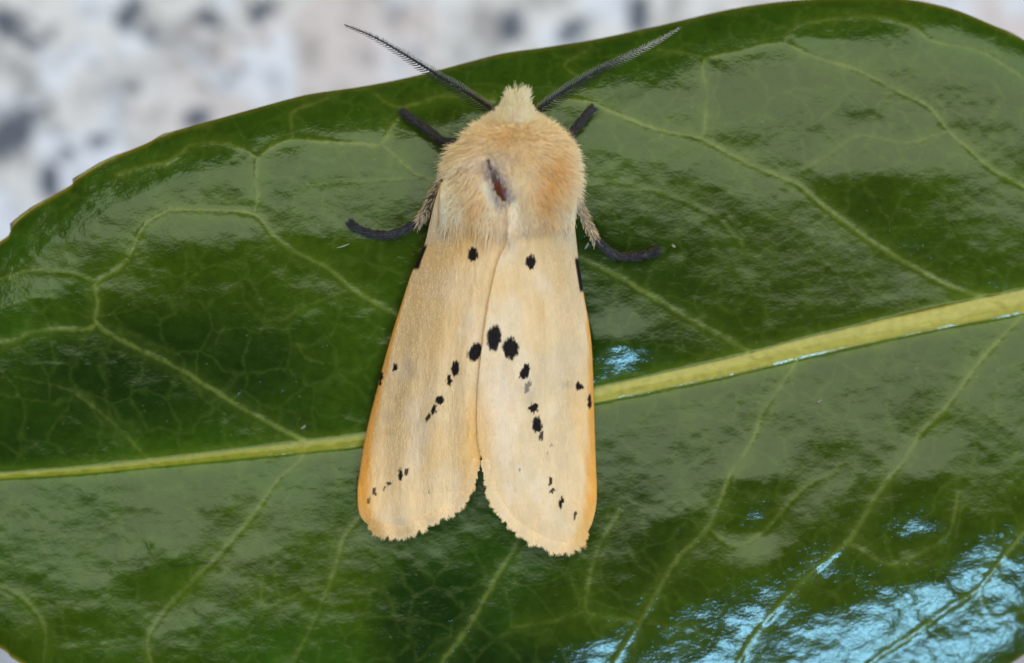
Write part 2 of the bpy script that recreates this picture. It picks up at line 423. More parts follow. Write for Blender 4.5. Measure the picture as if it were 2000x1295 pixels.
VEINS = [  # weight, points (photo positions)
    (1.0, [(592, 862), (467, 794), (355, 724), (247, 670), (189, 634), (191, 593), (187, 554), (224, 530), (251, 504), (266, 470), (286, 435), (330, 410)]),
    (.9, [(189, 634), (170, 643), (116, 644), (62, 649), (23, 667), (-40, 675), (-120, 700)]),
    (.6, [(187, 554), (147, 535), (100, 530), (54, 529), (0, 545), (-60, 575)]),
    (1.0, [(1010, 800), (880, 690), (760, 608), (734, 593), (687, 566), (641, 525), (545, 473), (496, 419), (410, 411), (330, 409)]),
    (.8, [(496, 419), (503, 385), (501, 355), (502, 309)]),
    (.9, [(502, 309), (476, 293), (440, 279), (376, 282), (355, 298), (327, 316), (280, 325), (227, 341)]),
    (1.0, [(502, 309), (533, 286), (572, 272), (640, 277), (700, 280), (744, 281), (762, 250), (784, 222), (795, 208), (830, 198), (870, 187), (964, 195)]),
    (.7, [(572, 272), (568, 235), (570, 222), (582, 213), (639, 192)]),
    (.7, [(744, 281), (773, 304), (795, 326), (820, 344), (860, 352)]),
    (.6, [(790, 214), (759, 202), (737, 187)]),
    (.35, [(600, 362), (640, 358), (712, 353), (840, 346)]),
    (1.0, [(1960, 592), (1851, 558), (1772, 514), (1716, 482), (1656, 440), (1596, 394), (1554, 359), (1471, 324), (1387, 280), (1364, 269), (1285, 253), (1216, 227), (1146, 199), (1080, 192)]),
    (.85, [(1375, 270), (1378, 222), (1380, 176), (1373, 139), (1380, 114), (1443, 100), (1499, 86), (1533, 83)]),
    (.5, [(1380, 114), (1341, 104), (1285, 97)]),
    (.8, [(1533, 83), (1587, 109), (1679, 139), (1749, 176), (1814, 209), (1851, 255), (1888, 287), (1934, 329), (2000, 366), (2100, 430)]),
    (.7, [(1533, 83), (1538, 65), (1563, 46), (1610, 39), (1679, 32), (1726, 35), (1786, 53), (1818, 79), (1911, 100), (1960, 127), (2040, 180)]),
    (.55, [(1851, 258), (1772, 278), (1716, 269), (1670, 266), (1624, 297), (1568, 334)]),
    (.4, [(1120, 368), (1200, 355), (1285, 375), (1345, 398), (1397, 422), (1424, 450), (1450, 480)]),
    (.9, [(1480, 700), (1428, 668), (1388, 646), (1334, 617), (1280, 583), (1253, 568), (1193, 533), (1128, 503), (1060, 460)]),
    (.6, [(1125, 147), (1102, 129), (1120, 113), (1142, 101)]),
    (.9, [(1560, 690), (1546, 722), (1505, 783), (1490, 805), (1470, 860), (1430, 920), (1410, 970), (1385, 1030), (1325, 1090), (1270, 1180), (1250, 1215), (1200, 1295), (1160, 1380)]),
    (.6, [(1385, 1032), (1415, 1060), (1450, 1065), (1485, 1045), (1525, 1000), (1575, 950), (1635, 920)]),
    (.7, [(1250, 1214), (1200, 1208), (1145, 1192), (1157, 1110), (1175, 1060), (1210, 1000)]),
    (.4, [(1145, 1192), (1100, 1210), (1000, 1225)]),
    (.4, [(1250, 1216), (1325, 1225), (1390, 1240)]),
    (1.0, [(2040, 585), (1995, 618), (1910, 711), (1845, 800), (1800, 845), (1760, 905), (1725, 950), (1690, 1005), (1655, 1060), (1590, 1115), (1525, 1180), (1475, 1240), (1445, 1290), (1410, 1380)]),
    (.6, [(1655, 1060), (1700, 1085), (1720, 1098), (1760, 1102), (1800, 1080), (1850, 1045), (1865, 1000), (1870, 965)]),
    (.9, [(2100, 920), (2000, 1040), (1950, 1100), (1910, 1152), (1850, 1190), (1775, 1245), (1700, 1295), (1650, 1360)]),
    (.5, [(1910, 1152), (1935, 1205), (1970, 1200), (2040, 1180)]),
    (.85, [(600, 875), (585, 900), (540, 940), (500, 1000), (450, 1060), (420, 1095), (350, 1160), (290, 1245), (295, 1300), (300, 1360)]),
    (.35, [(290, 1246), (200, 1257), (115, 1267)]),
    (.7, [(740, 960), (700, 1015), (670, 1055), (655, 1110), (640, 1150)]),
    (.35, [(640, 1150), (595, 1157), (560, 1172), (515, 1187), (510, 1150), (512, 1130)]),
    (.95, [(1060, 960), (1030, 1030), (1000, 1082), (960, 1145), (915, 1225), (865, 1292), (830, 1370)]),
    (.5, [(640, 1150), (620, 1200), (610, 1220), (575, 1290), (550, 1350)]),
    (.6, [(-60, 1120), (0, 1145), (45, 1170), (75, 1205), (90, 1240), (85, 1295)]),
    (.55, [(300, 905), (285, 893), (240, 845), (201, 809), (151, 771)]),
    (.25, [(151, 771), (120, 757), (31, 736)]),
    (.35, [(518, 626), (552, 624), (590, 600), (633, 585), (680, 568)]),
    (.25, [(579, 670), (600, 700), (630, 709)]),
    (.3, [(436, 639), (421, 672)]),
    (.4, [(250, 505), (280, 492)]),
]

# blade lattice: columns run along x (dense in the picture), rows from the lower edge to the upper one
xs = np.r_[np.linspace(-479, -30, 50, endpoint=False), np.linspace(-30, 2030, 660, endpoint=False), np.linspace(2030, 2449, 46)]
tt = np.linspace(0, 1, 430)
XX = np.repeat(xs[:, None], len(tt), 1)
# keep rows a constant fraction on each side of the midrib
tb = .5 - .5 * np.cos(np.pi * (tt * .12 + .0)) if False else tt
YB, YT, YM = y_bot(xs)[:, None], y_top(xs)[:, None], y_mid(xs)[:, None]
YY = np.where(tt[None] < .46, YB + (YM - YB) * tt[None] / .46, YM + (YT - YM) * (tt[None] - .46) / .54)
# small waviness of the margin lives in the outline itself
nx_, ny_ = XX.shape
X, Y = XX.ravel(), YY.ravel()
vq = np.zeros(X.size); vcore = np.zeros(X.size)
vd = np.full(X.size, 1e3); vid = np.full(X.size, -1); vw = np.zeros(X.size)
vein_soft = np.zeros(X.size)
for k, (wgt, pts) in enumerate(VEINS):
    q = spline(pts, max(8, int(len(pts) * 5)))
    for a, b in zip(q[:-1], q[1:]):
        lo = np.minimum(a, b) - 100; hi = np.maximum(a, b) + 100
        i0, i1 = np.searchsorted(xs, [lo[0], hi[0]])
        if i1 <= i0: continue
        sl = slice(i0 * ny_, i1 * ny_)
        xx, yy = X[sl], Y[sl]
        inn = np.nonzero((yy > lo[1]) & (yy < hi[1]))[0]
        if not len(inn): continue
        xx, yy = xx[inn], yy[inn]
        ab = b - a; L2 = ab @ ab + 1e-9
        t = np.clip(((xx - a[0]) * ab[0] + (yy - a[1]) * ab[1]) / L2, 0, 1)
        dd = np.hypot(xx - a[0] - t * ab[0], yy - a[1] - t * ab[1])
        ii = inn + i0 * ny_
        vq[ii] = np.maximum(vq[ii], wgt * np.clip(np.exp(-(dd / 50) ** 2) - .012, 0, 1))
        m = dd < vd[ii]
        vd[ii[m]] = dd[m]; vid[ii[m]] = k; vw[ii[m]] = wgt
vd2 = vd + 2.0 * vnoise(X / 9, Y / 9, 60) + 1.2 * vnoise(X / 4, Y / 4, 61)
core = np.exp(-(np.maximum(vd2, 0) / (1.8 + 1.9 * vw)) ** 2) * vw
halo = np.exp(-(vd / 20) ** 2) * vw
D = y_mid(X) - Y; HW = mid_hw(X)
slope = np.gradient(y_mid(np.arange(-480, 2451)))
Dp = D / np.sqrt(1 + np.interp(X, np.arange(-480, 2451), slope) ** 2)
rib = np.clip(1 - (Dp / HW) ** 2, 0, 1)
Z = leaf_base(X, Y)
Z -= .013 * vq                                                                                               # quilting between veins
Z += .0032 * np.exp(-(vd / 5.5) ** 2) * vw                                                                  # the vein itself stands up in its furrow
Z += HW / 400 * .24 * np.sqrt(rib) * (np.abs(Dp) < HW) - .004 * np.exp(-((np.abs(Dp) - HW) / 16) ** 2)
Z += .0030 * fbm(X / 34, Y / 26, 55, 2)
# edge roll
ed = np.minimum(Y - y_top(X), y_bot(X) - Y)
# colours
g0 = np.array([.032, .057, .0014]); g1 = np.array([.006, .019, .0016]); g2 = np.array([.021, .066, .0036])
n = sstep(-.5, .5, fbm(X / 300, Y / 220, 70, 3)); n2 = sstep(-.1, .6, fbm(X / 420 + 5, Y / 300, 74, 2) + .8 * np.exp(-((X - 400) / 420) ** 2 - ((Y - 740) / 150) ** 2))  # n2: random deeper green, plus shade painted into the mid-left of the blade
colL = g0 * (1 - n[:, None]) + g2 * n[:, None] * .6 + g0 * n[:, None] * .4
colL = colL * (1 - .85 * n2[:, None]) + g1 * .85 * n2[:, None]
gr = (sstep(1000, 1600, X) * .75)[:, None]; colL = colL * (1 - gr) + np.array([.034, .055, .0014]) * gr  # right half lighter: leaf tone, partly light from the right put into the colour
upper = sstep(60, 0, ed - 70) * (D > 0)
colL = colL * (1 - .5 * upper[:, None]) + g2 * .5 * upper[:, None]
colL *= (1 + .22 * fbm(X / 45, Y / 38, 78, 3))[:, None]
vc = np.array([.150, .180, .030])
colL += halo[:, None] * .16 * np.array([.12, .15, .02])
kk = np.clip(core * (.50 + .35 * fbm(X / 60, Y / 60, 63, 2)), 0, 1)[:, None]
colL = colL * (1 - kk) + vc * kk
rx = sstep(300, 1400, X)[:, None]
ribc = np.array([.20, .20, .014]) * (1 - rx) + np.array([.345, .30, .055]) * rx
ribc = ribc * (1 + .09 * fbm(X / 90, Dp / 4, 82, 3))[:, None]
rk = np.clip(1.15 * sstep(0, .5, rib), 0, 1)[:, None]
colL = colL * (1 - rk) + ribc * rk
hal = np.exp(-(np.maximum(np.abs(Dp) - HW, 0) / 14) ** 2)[:, None] * (1 - rk)
colL += hal * np.array([.030, .038, .002])
rim = np.exp(-(np.maximum(ed, 0) / 6) ** 2)[:, None] * (.35 + .65 * sstep(500, 100, X))[:, None]
colL = colL * (1 - rim) + np.array([.20, .15, .012]) * rim
for (x, y) in ((22, 440), (146, 350)):                                   # brown glands on the margin
    g = np.exp(-((X - x) ** 2 + (Y - y) ** 2) / 60)[:, None]
    colL = colL * (1 - .8 * g) + np.array([.10, .045, .01]) * .8 * g
sc = spline([(215, 1103), (330, 1106), (420, 1098), (470, 1102), (535, 1107)], 60)   # a faint thin dark line
for a, b, wv in zip(sc[:-1], sc[1:], np.interp(np.linspace(0, 1, 59), [0, .4, .7, .92, 1], [.15, .35, .8, .9, .2])):
    m = (np.abs(X - a[0]) < 25) & (np.abs(Y - a[1]) < 25); ab = b - a
    t = np.clip(((X[m] - a[0]) * ab[0] + (Y[m] - a[1]) * ab[1]) / (ab @ ab), 0, 1)
    dd = np.hypot(X[m] - a[0] - t * ab[0], Y[m] - a[1] - t * ab[1])
    q = (np.exp(-(dd / 2.4) ** 2) * wv * .5)[:, None]
    colL[m] = colL[m] * (1 - q) + np.array([.02, .016, .014]) * q
speck = (np.random.default_rng(3).random(X.size) < .0006)
colL[speck] = colL[speck] * .4 + np.array([.12, .15, .05]) * .6
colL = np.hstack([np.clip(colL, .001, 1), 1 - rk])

V = W(X, Y, Z)
G = V.reshape(nx_, ny_, 3)
N = np.cross(np.gradient(G, axis=0), np.gradient(G, axis=1)).reshape(-1, 3)
N /= np.linalg.norm(N, axis=1)[:, None] + 1e-12
if N[:, 2].mean() < 0: N = -N
F = grid_faces(nx_, ny_)
a, b, c = V[F[0, 0]], V[F[0, 1]], V[F[0, 2]]
if np.cross(b - a, c - a)[2] < 0: F = F[:, ::-1]
fr = (np.abs(Dp) < HW)[F].mean(1) > .5
fvd = vd[F].mean(1); fvw = vw[F].mean(1); fid = vid[F[:, 0]]
fv = (fvd < 3.0 + 2.0 * fvw) & ~fr & (fid >= 0)
leaf = empty('leaf', tuple(W(1000, 800, 0)))
tag(leaf, 'large glossy dark green leaf with pale yellow midrib under the moth', 'leaf')
leaf_inv = np.array(leaf.location)


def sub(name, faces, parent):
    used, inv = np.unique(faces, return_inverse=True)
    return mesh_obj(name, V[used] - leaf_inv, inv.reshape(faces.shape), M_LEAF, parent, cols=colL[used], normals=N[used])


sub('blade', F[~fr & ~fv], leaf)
sub('midrib', F[fr], leaf)
for k in range(len(VEINS)):
    f = F[fv & (fid == k)]
    if len(f) > 3: sub('side_vein', f, leaf)
# underside and rounded rim
ci = np.unique(np.r_[np.arange(0, nx_, 6), nx_ - 1]); cj = np.unique(np.r_[np.arange(0, ny_, 6), ny_ - 1])
UG = G[np.ix_(ci, cj)].copy(); UN = N.reshape(nx_, ny_, 3)[np.ix_(ci, cj)]
UG -= UN * .035
UG[:, 0, 1] += .012; UG[:, -1, 1] -= .012
uo = mesh_obj('underside', UG.reshape(-1, 3) - leaf_inv, grid_faces(len(ci), len(cj)), M_LEAF, leaf, cols=np.tile(np.array([[.07, .11, .02]]), (len(ci) * len(cj), 1)))
rv, rf = [], []
loop = [(i, 0) for i in range(nx_)] + [(nx_ - 1, j) for j in range(1, ny_)] + [(i, ny_ - 1) for i in range(nx_ - 2, -1, -1)] + [(0, j) for j in range(ny_ - 2, 0, -1)]
li = np.array(loop); TP = G[li[:, 0], li[:, 1]]; NN = N.reshape(nx_, ny_, 3)[li[:, 0], li[:, 1]]
cen = TP.mean(0); tang = np.roll(TP, -1, 0) - np.roll(TP, 1, 0); out = np.cross(tang, NN); out /= np.linalg.norm(out, axis=1)[:, None] + 1e-9
if ((TP - cen) * out).sum() < 0: out = -out
rings = [TP, TP + out * .007 - NN * .008, TP + out * .009 - NN * .018, TP + out * .004 - NN * .028, TP - NN * .036 - out * .012]
nl = len(TP); RV = np.concatenate(rings); i = np.arange(nl); j = np.roll(i, -1)
RF = np.concatenate([np.stack([i + r * nl, j + r * nl, j + (r + 1) * nl, i + (r + 1) * nl], -1) for r in range(4)])
rc = np.tile(np.array([[.11, .105, .014]]), (len(RV), 1)); rc = np.where((RV[:, 0] < -1.7)[:, None], np.array([[.14, .115, .014]]), np.array([[.06, .08, .009]])); rc *= (1 + .3 * vnoise(RV[:, 0] * 6, RV[:, 1] * 6, 90))[:, None]
mesh_obj('leaf_edge', RV - leaf_inv, RF, M_LEAF, leaf, cols=rc)

# ------------------------------------------------------------------ moth
moth = empty('moth', tuple(W(985, 640, float(leaf_z(985, 640)))))
tag(moth, 'cream furry moth with black spots resting on the green leaf', 'moth')
MO = np.array(moth.location)

ridge_x = lin_fn([(150, 1014), (200, 1010), (300, 1000), (440, 992), (480, 986), (520, 971), (575, 959), (680, 944), (780, 936), (880, 938), (930, 940), (1100, 938)])
ridge_z = lin_fn([(380, .60), (440, .56), (520, .53), (620, .50), (720, .46), (820, .40), (900, .34), (960, .28), (1080, .20)])
costaL = [(866, 342), (856, 372), (847, 402), (838, 440), (828, 480), (805, 530), (785, 590), (766, 650), (749, 710), (735, 765), (722, 815), (711, 865), (703, 915), (698, 955), (699, 990), (706, 1012), (720, 1026)]
marginL = [(720, 1026), (750, 1037), (780, 1039), (805, 1035), (845, 1010), (889, 990), (913, 962), (926, 930), (936, 898)]
dorsL = [(1000, 400), (1002, 440), (998, 500), (985, 560), (972, 640), (962, 720), (954, 800), (950, 845), (945, 868), (936, 898)]
costaR = [(1128, 348), (1126, 372), (1122, 402), (1123, 440), (1128, 489), (1131, 515), (1136, 545), (1141, 578), (1149, 622), (1155, 667), (1158, 715), (1161, 808), (1164, 901), (1166, 955), (1164, 990), (1157, 1020), (1148, 1040)]
marginR = [(1148, 1040), (1130, 1058), (1108, 1069), (1089, 1071), (1061, 1062), (1031, 1046), (1000, 1024), (974, 992), (960, 966), (951, 932), (942, 898)]
dorsR = [(1000, 400), (998, 440), (988, 479), (971, 515), (958, 570), (949, 622), (942, 673), (936, 725), (932, 780), (932, 840), (935, 870), (942, 898)]

cost_xL = lin_fn([(p[1], p[0]) for p in costaL] + [(1100, 740)])
cost_xR = lin_fn([(p[1], p[0]) for p in costaR] + [(1100, 1120)])


def wing_z(x, y, side):
    r = ridge_x(y)
    cx = cost_xL(y) if side < 0 else cost_xR(y)
    s = np.clip((x - r) / (cx - r), -.25, 1.15)
    zc = leaf_z(cx, y) + .046 + .20 * sstep(500, 360, y) + .03 * np.exp(-((y - 1000) / 60) ** 2)
    s_ = np.abs(s)
    prof = 1 - (.30 * s_ + .70 * s_ ** 1.9)
    z = zc + (ridge_z(y) - zc) * prof
    z = z + .012 * np.exp(-((s - .55) / .18) ** 2) + .005 * np.sin(s * 23 + y * .006) * sstep(500, 800, y)   # rolled veins of the wing
    if side > 0: z = z + .012 * (1 - sstep(.0, .35, s))
    else: z = z - .004 * (1 - sstep(.0, .25, s))
    return z


# black marks: x, y, rx, ry, lean (deg), strength
SPOT_L = [(924, 497, 9, 13, 0, 1), (928, 687, 12, 19, 28, 1), (890, 719, 7, 16, 2, 1), (877, 742, 5, 11, -5, 1), (858, 782, 7.5, 9, 20, 1), (847, 801, 4.5, 11, 5, 1), (837, 815, 4.5, 9, 15, .95),
          (771, 718, 5, 8, 25, 1), (744, 740, 3.5, 14, 8, 1), (782, 926, 4, 13, 0, 1), (794, 920, 3.5, 8, 5, .9), (760, 946, 4, 4, 0, .9), (750, 954, 3, 5, 15, .8), (731, 961, 4, 7, -10, .9), (721, 978, 2.5, 6, 10, .7), (838, 958, 2.5, 3, 0, .5)]
SPOT_R = [(1036, 511, 9, 13, 5, 1), (965, 660, 12.5, 25, 8, 1), (997, 680, 14.5, 21, -8, 1), (1025, 726, 9, 15, 25, 1), (1031, 754, 5.5, 13, 12, .62), (1042, 797, 8.5, 10, 40, 1), (1049, 829, 9, 16, -8, 1), (1057, 852, 3.5, 11, 22, .9),
          (1077, 868, 3, 3, 0, .4), (1069, 884, 2.5, 3, 0, .5), (1132, 755, 6.5, 8, -15, 1), (1152, 785, 3.5, 15, 3, 1), (1015, 917, 2.5, 4, 0, .6), (1075, 939, 4, 7, 5, .95), (1079, 959, 3.5, 7, 35, .9), (1096, 981, 4, 11, 12, 1), (1123, 1007, 3, 7, 10, .9)]
SMEAR_L = [(803, 722, 18, 9, 70, .30), (757, 813, 10, 14, 10, .22), (760, 845, 9, 7, 0, .22), (768, 775, 10, 10, 0, .15), (820, 850, 14, 50, 0, .10)]
SMEAR_R = [(1108, 752, 12, 8, 0, .25), (1035, 775, 12, 26, 10, .20), (1020, 750, 14, 14, 0, .15), (1068, 895, 8, 8, 0, .15)]


def wing_col(x, y, side):
    cx = cost_xL(y) if side < 0 else cost_xR(y); r = ridge_x(y)
    s = np.abs((x - r) / (cx - r))
    cream = np.array([.70, .50, .27]); pale = np.array([.72, .57, .385]) if side > 0 else np.array([.71, .55, .37]); orange = np.array([.68, .31, .045]); warm = np.array([.69, .45, .19])
    if side > 0: cream = np.array([.67, .495, .285])
    # streaks follow the wing's length
    lean = -.28 if side < 0 else .16
    a = x - lean * (y - 500)
    n = fbm(a / 34, y / 80, 100 + side, 3); n2 = fbm(a / 60 + 7, y / 110, 110 + side, 2); n3 = fbm(a / 9, y / 60, 120 + side, 2)
    c = cream + np.zeros(x.shape + (3,))
    k = sstep(-.15, .55, n)[..., None] * .65; c = c * (1 - k) + pale * k
    k = sstep(.0, .6, n2)[..., None] * .55; c = c * (1 - k) + warm * k
    # orange front edge, widening to the tip
    dist = np.abs(x - cx)
    wid = np.interp(y, [480, 540, 700, 850, 960, 1060], [4, 6, 11, 24, 34, 40]) * (1.0 if side < 0 else .85)
    k = (1 - sstep(.35, 1.0, (dist + 5 * n3) / wid)) * sstep(525, 600, y)
    c = c * (1 - k[..., None] * .88) + orange * k[..., None] * .88
    if side > 0:                                              # worn whitish fold beside the overlap
        k = (.75 * np.exp(-((x - 975 - (y - 800) * .03) / 26) ** 2 - ((y - 800) / 95) ** 2))[..., None]; c = c * (1 - k) + np.array([.74, .585, .42]) * k
    # warm inner edge and orange-ish base
    k = np.exp(-(np.abs(s) / .16) ** 2) * sstep(720, 860, y) * (1.15 if side < 0 else .7)
    c = c * (1 - k[..., None] * .8) + np.array([.72, .41, .12]) * k[..., None] * .8
    k = sstep(540, 430, y) * sstep(.95, .6, s) * sstep(.05, .3, s) * .75 * (.5 + .5 * sstep(-.3, .3, n2))
    c = c * (1 - k[..., None]) + np.array([.70, .41, .12]) * k[..., None]
    tipk = sstep(960, 1050, y) * .4
    c = c * (1 - tipk[..., None]) + warm * tipk[..., None]
    c = c * (1 + .05 * n3 + .03 * fbm(x / 4, y / 10, 130, 2))[..., None]
    jx = x + 2.2 * vnoise(x / 3.0, y / 6.0, 140); jy = y + 4.0 * vnoise(x / 2.6, y / 9.0, 141)
    for spots, colr, soft in ((SMEAR_L if side < 0 else SMEAR_R, np.array([.16, .15, .14]), .9), (SPOT_L if side < 0 else SPOT_R, np.array([.012, .008, .007]), .20)):
        for (sx, sy, rx, ry, an, st) in spots:
            t = math.radians(an); dx = jx - sx; dy = jy - sy
            q = np.sqrt(((dx * math.cos(t) + dy * math.sin(t)) / (rx * 1.12)) ** 2 + ((-dx * math.sin(t) + dy * math.cos(t)) / (ry * 1.05)) ** 2)
            k = st * (1 - sstep(1 - soft, 1 + soft * .6, q))
            c = c * (1 - k[..., None]) + colr * k[..., None]
    # black patch on the front edge near the base
    if side < 0: k = sstep(474, 484, y) * (1 - sstep(522, 530, y)) * (1 - sstep(8, 12, dist * np.interp(y, [478, 525], [1.6, .9])))
    else: k = sstep(500, 508, y) * (1 - sstep(565, 574, y)) * (1 - sstep(6, 8.5, dist))
    c = c * (1 - k[..., None]) + np.array([.01, .008, .007]) * k[..., None]
    lum = c.sum(-1, keepdims=True); c = c * (1 + sstep(.5, .9, lum) * np.array([.10, .075, .03]))
    return np.clip(c, .004, .95)


def wing_tone(x, y, side):
    c = wing_col(x, y, side); lum = c.sum(-1, keepdims=True)
    return np.where(lum < .95, np.array([.68, .49, .27]), c)


def coons(Cc, Dd, Rr, Mm, n, m):
    """boundary curves: front edge Cc and inner edge Dd (n points), root Rr and outer margin Mm (m points)"""
    c, d = spline(Cc, n), spline(Dd, n); r, mm = spline(Rr, m), spline(Mm, m)
    u = np.linspace(0, 1, n)[:, None, None]; v = np.linspace(0, 1, m)[None, :, None]
    P = (1 - v) * c[:, None] + v * d[:, None] + (1 - u) * r[None] + u * mm[None]
    P -= (1 - u) * (1 - v) * c[0] + (1 - u) * v * d[0] + u * (1 - v) * c[-1] + u * v * d[-1]
    return P


fur_jobs = []
for side, Cc, Dd, Mm in ((-1, costaL, dorsL, marginL), (1, costaR, dorsR, marginR)):
    n, m = 400, 150
    P = coons(Cc, Dd, [Cc[0], ((Cc[0][0] + Dd[0][0]) / 2, (Cc[0][1] + Dd[0][1]) / 2 + 4), Dd[0]], Mm, n, m)
    x, y = P[..., 0], P[..., 1]
    z = wing_z(x, y, side) + .0018 * fbm(x / 7, y / 30, 150 + side, 2)
    c = wing_col(x, y, side)
    Wv = W(x, y, z).reshape(-1, 3) - MO
    f = grid_faces(n, m)
    if np.cross(Wv[f[500, 1]] - Wv[f[500, 0]], Wv[f[500, 2]] - Wv[f[500, 0]])[2] < 0: f = f[:, ::-1]
    wing = mesh_obj('forewing', Wv, f, M_WING, moth, cols=c.reshape(-1, 3))
    tag(wing, 'cream forewing folded beneath the other with one row of black spots' if side < 0 else 'cream forewing overlapping the other with a black spot on its inner edge')
    md = wing.modifiers.new('thickness', 'SOLIDIFY'); md.thickness = .007; md.offset = -1
    # lying scales over the whole wing
    r3 = np.random.default_rng(40 + side)
    Nn = 6000
    fu, fv_ = r3.uniform(0, n - 1.001, Nn), r3.uniform(3, m - 1.001, Nn)
    iu, iv = fu.astype(int), fv_.astype(int)
    rx, ry = x[iu, iv] + r3.uniform(-1.5, 1.5, Nn), y[iu, iv] + r3.uniform(-1.5, 1.5, Nn)
    dvec = P[np.minimum(iu + 3, n - 1), iv] - P[np.maximum(iu - 3, 0), iv]; dvec /= np.linalg.norm(dvec, axis=1)[:, None] + 1e-6
    ang = r3.normal(0, .15, Nn); ca, sa = np.cos(ang), np.sin(ang)
    dvec = np.stack([dvec[:, 0] * ca - dvec[:, 1] * sa, dvec[:, 0] * sa + dvec[:, 1] * ca], -1)
    ln = r3.uniform(4, 8, Nn)
    pts = []
    for sk, lift in ((0, -.002), (.5, .001), (1, .0015)):
        qx, qy = rx + dvec[:, 0] * ln * sk, ry + dvec[:, 1] * ln * sk
        pts.append(W(qx, qy, wing_z(qx, qy, side) + .0018 * fbm(qx / 7, qy / 30, 150 + side, 2) + lift))
    cc = wing_col(rx + dvec[:, 0] * ln * .4, ry + dvec[:, 1] * ln * .4, side) * r3.uniform(.97, 1.05, (Nn, 1))
    hair_obj('wing_scales', np.stack(pts, 1) - MO, np.tile(np.array([.0012, .0013, .0006]), (Nn, 1)), np.clip(cc, 0, .95), M_FUR, wing)
    # fringe of long scales along the outer margin, in little tufts
    mq = spline(Mm, 900); tn = np.gradient(mq, axis=0); tn /= np.linalg.norm(tn, axis=1)[:, None]
    nr = np.stack([tn[:, 1], -tn[:, 0]], -1)
    cen_ = P.mean((0, 1))
    if ((mq - cen_) * nr).sum() < 0: nr = -nr
    Nf = 8000; k = r3.integers(0, 900, Nf)
    arc = k / 900 * 60
    tuft = vnoise(arc * 1.15, arc * 0, 160 + side); gap = vnoise(arc * .5, arc * 0 + 3, 165 + side)
    ln = (1 + 9 * r3.random(Nf) ** 1.4) * (1.0 + .5 * tuft + .3 * gap) * np.interp(k / 900, [0, .06, .75, 1], [.35, 1, .85, .25])
    dr = nr[k] * .9 + .35 * np.array([0, 1.0]) + tn[k] * (.45 * vnoise(arc * 1.15 + 40, arc * 0, 170 + side)[:, None] + r3.normal(0, .12, (Nf, 1)))
    ins = r3.uniform(0, 1, (Nf, 1)) ** 1.5 * 14; bx = mq[k] - nr[k] * ins; ln = ln + ins[:, 0] * r3.uniform(.1, .85, Nf); pts = []
    for sk in (0, .5, 1):
        q = bx + dr * (ln + 3)[:, None] * sk
        pts.append(W(q[:, 0], q[:, 1], wing_z(q[:, 0], q[:, 1], side) + .0006 + .001 * sk))
    cc = 1.12 * (.3 * np.array([.76, .55, .29]) + .75 * wing_tone(bx[:, 0], bx[:, 1] - 12, side)) * r3.uniform(.93, 1.10, (Nf, 1))
    ap = sstep(.25, 0, k / 900)[:, None]; cc = cc * (1 - .6 * ap) + np.array([.74, .42, .10]) * .6 * ap
    hair_obj('fringe', np.stack(pts, 1) - MO, np.tile(np.array([.0010, .0010, .0003]), (Nf, 1)), np.clip(cc, 0, .95), M_FUR, wing)

# --- body: thorax, head and abdomen as shaped solids
ax_x = lin_fn([(170, 1011), (230, 1006), (300, 999), (400, 992), (470, 988), (600, 962), (900, 940)])


def lathe(ys, hw, top, zc, name, colf, mat, nseg=48, low=-.22):
    ys = np.asarray(ys, float)
    phi = np.linspace(0, 2 * np.pi, nseg, endpoint=False)
    PXX = ax_x(ys)[:, None] + np.asarray(hw)[:, None] * np.cos(phi)[None]
    s = np.sin(phi)[None]
    ZZ = np.asarray(zc)[:, None] + np.where(s > 0, np.asarray(top)[:, None] * s, -low * s * (np.asarray(hw) / max(hw))[:, None])
    PYY = np.repeat(ys[:, None], nseg, 1)
    v = W(PXX, PYY, ZZ).reshape(-1, 3) - MO
    i = np.arange(len(ys) * nseg).reshape(len(ys), nseg); j = np.roll(i, -1, 1)
    f = np.stack([i[:-1], i[1:], j[1:], j[:-1]], -1).reshape(-1, 4)
    return mesh_obj(name, v, f, mat, moth, cols=colf(PXX.ravel(), PYY.ravel()))


ZB = .30   # height of the body's axis


def fur_col(x, y):
    cream = np.array([.95, .76, .46]); head = np.array([.95, .82, .58]); orange = np.array([.80, .43, .11]); grey = np.array([.78, .63, .49])
    c = cream + np.zeros(np.shape(x) + (3,))
    n = fbm(x / 22, y / 30, 200, 3); n2 = fbm(x / 8, y / 14, 205, 2)

    def g(cx, cy, sx, sy, an=0):
        t = math.radians(an); dx, dy = x - cx, y - cy
        return np.exp(-((dx * math.cos(t) + dy * math.sin(t)) / sx) ** 2 - ((-dx * math.sin(t) + dy * math.cos(t)) / sy) ** 2)
    o = .55 * g(990, 268, 62, 16) + 1.15 * g(1066, 348, 30, 58, 8) + .35 * g(1040, 300, 36, 22) + 1.0 * g(925, 405, 20, 60, 8) + .35 * g(935, 292, 26, 16) + .9 * g(1048, 425, 26, 60, 5) + .7 * g(985, 405, 16, 26)
    o = np.clip(.62 * o * (1 + .9 * n) + .16 * n2, 0, .9)[..., None]
    c = c * (1 - o) + orange * o
    k = np.clip(.85 * g(940, 318, 22, 20) + .8 * g(975, 340, 26, 42, -20) + .6 * g(990, 440, 26, 36) + .5 * g(1000, 300, 24, 12), 0, .85)[..., None]
    c = c * (1 - k) + grey * k
    h = (1 - sstep(215, 262, y + .0 * x))[..., None]; c = c * (1 - h) + head * h
    return np.clip(c * (1 + .14 * n2)[..., None], .02, .95)


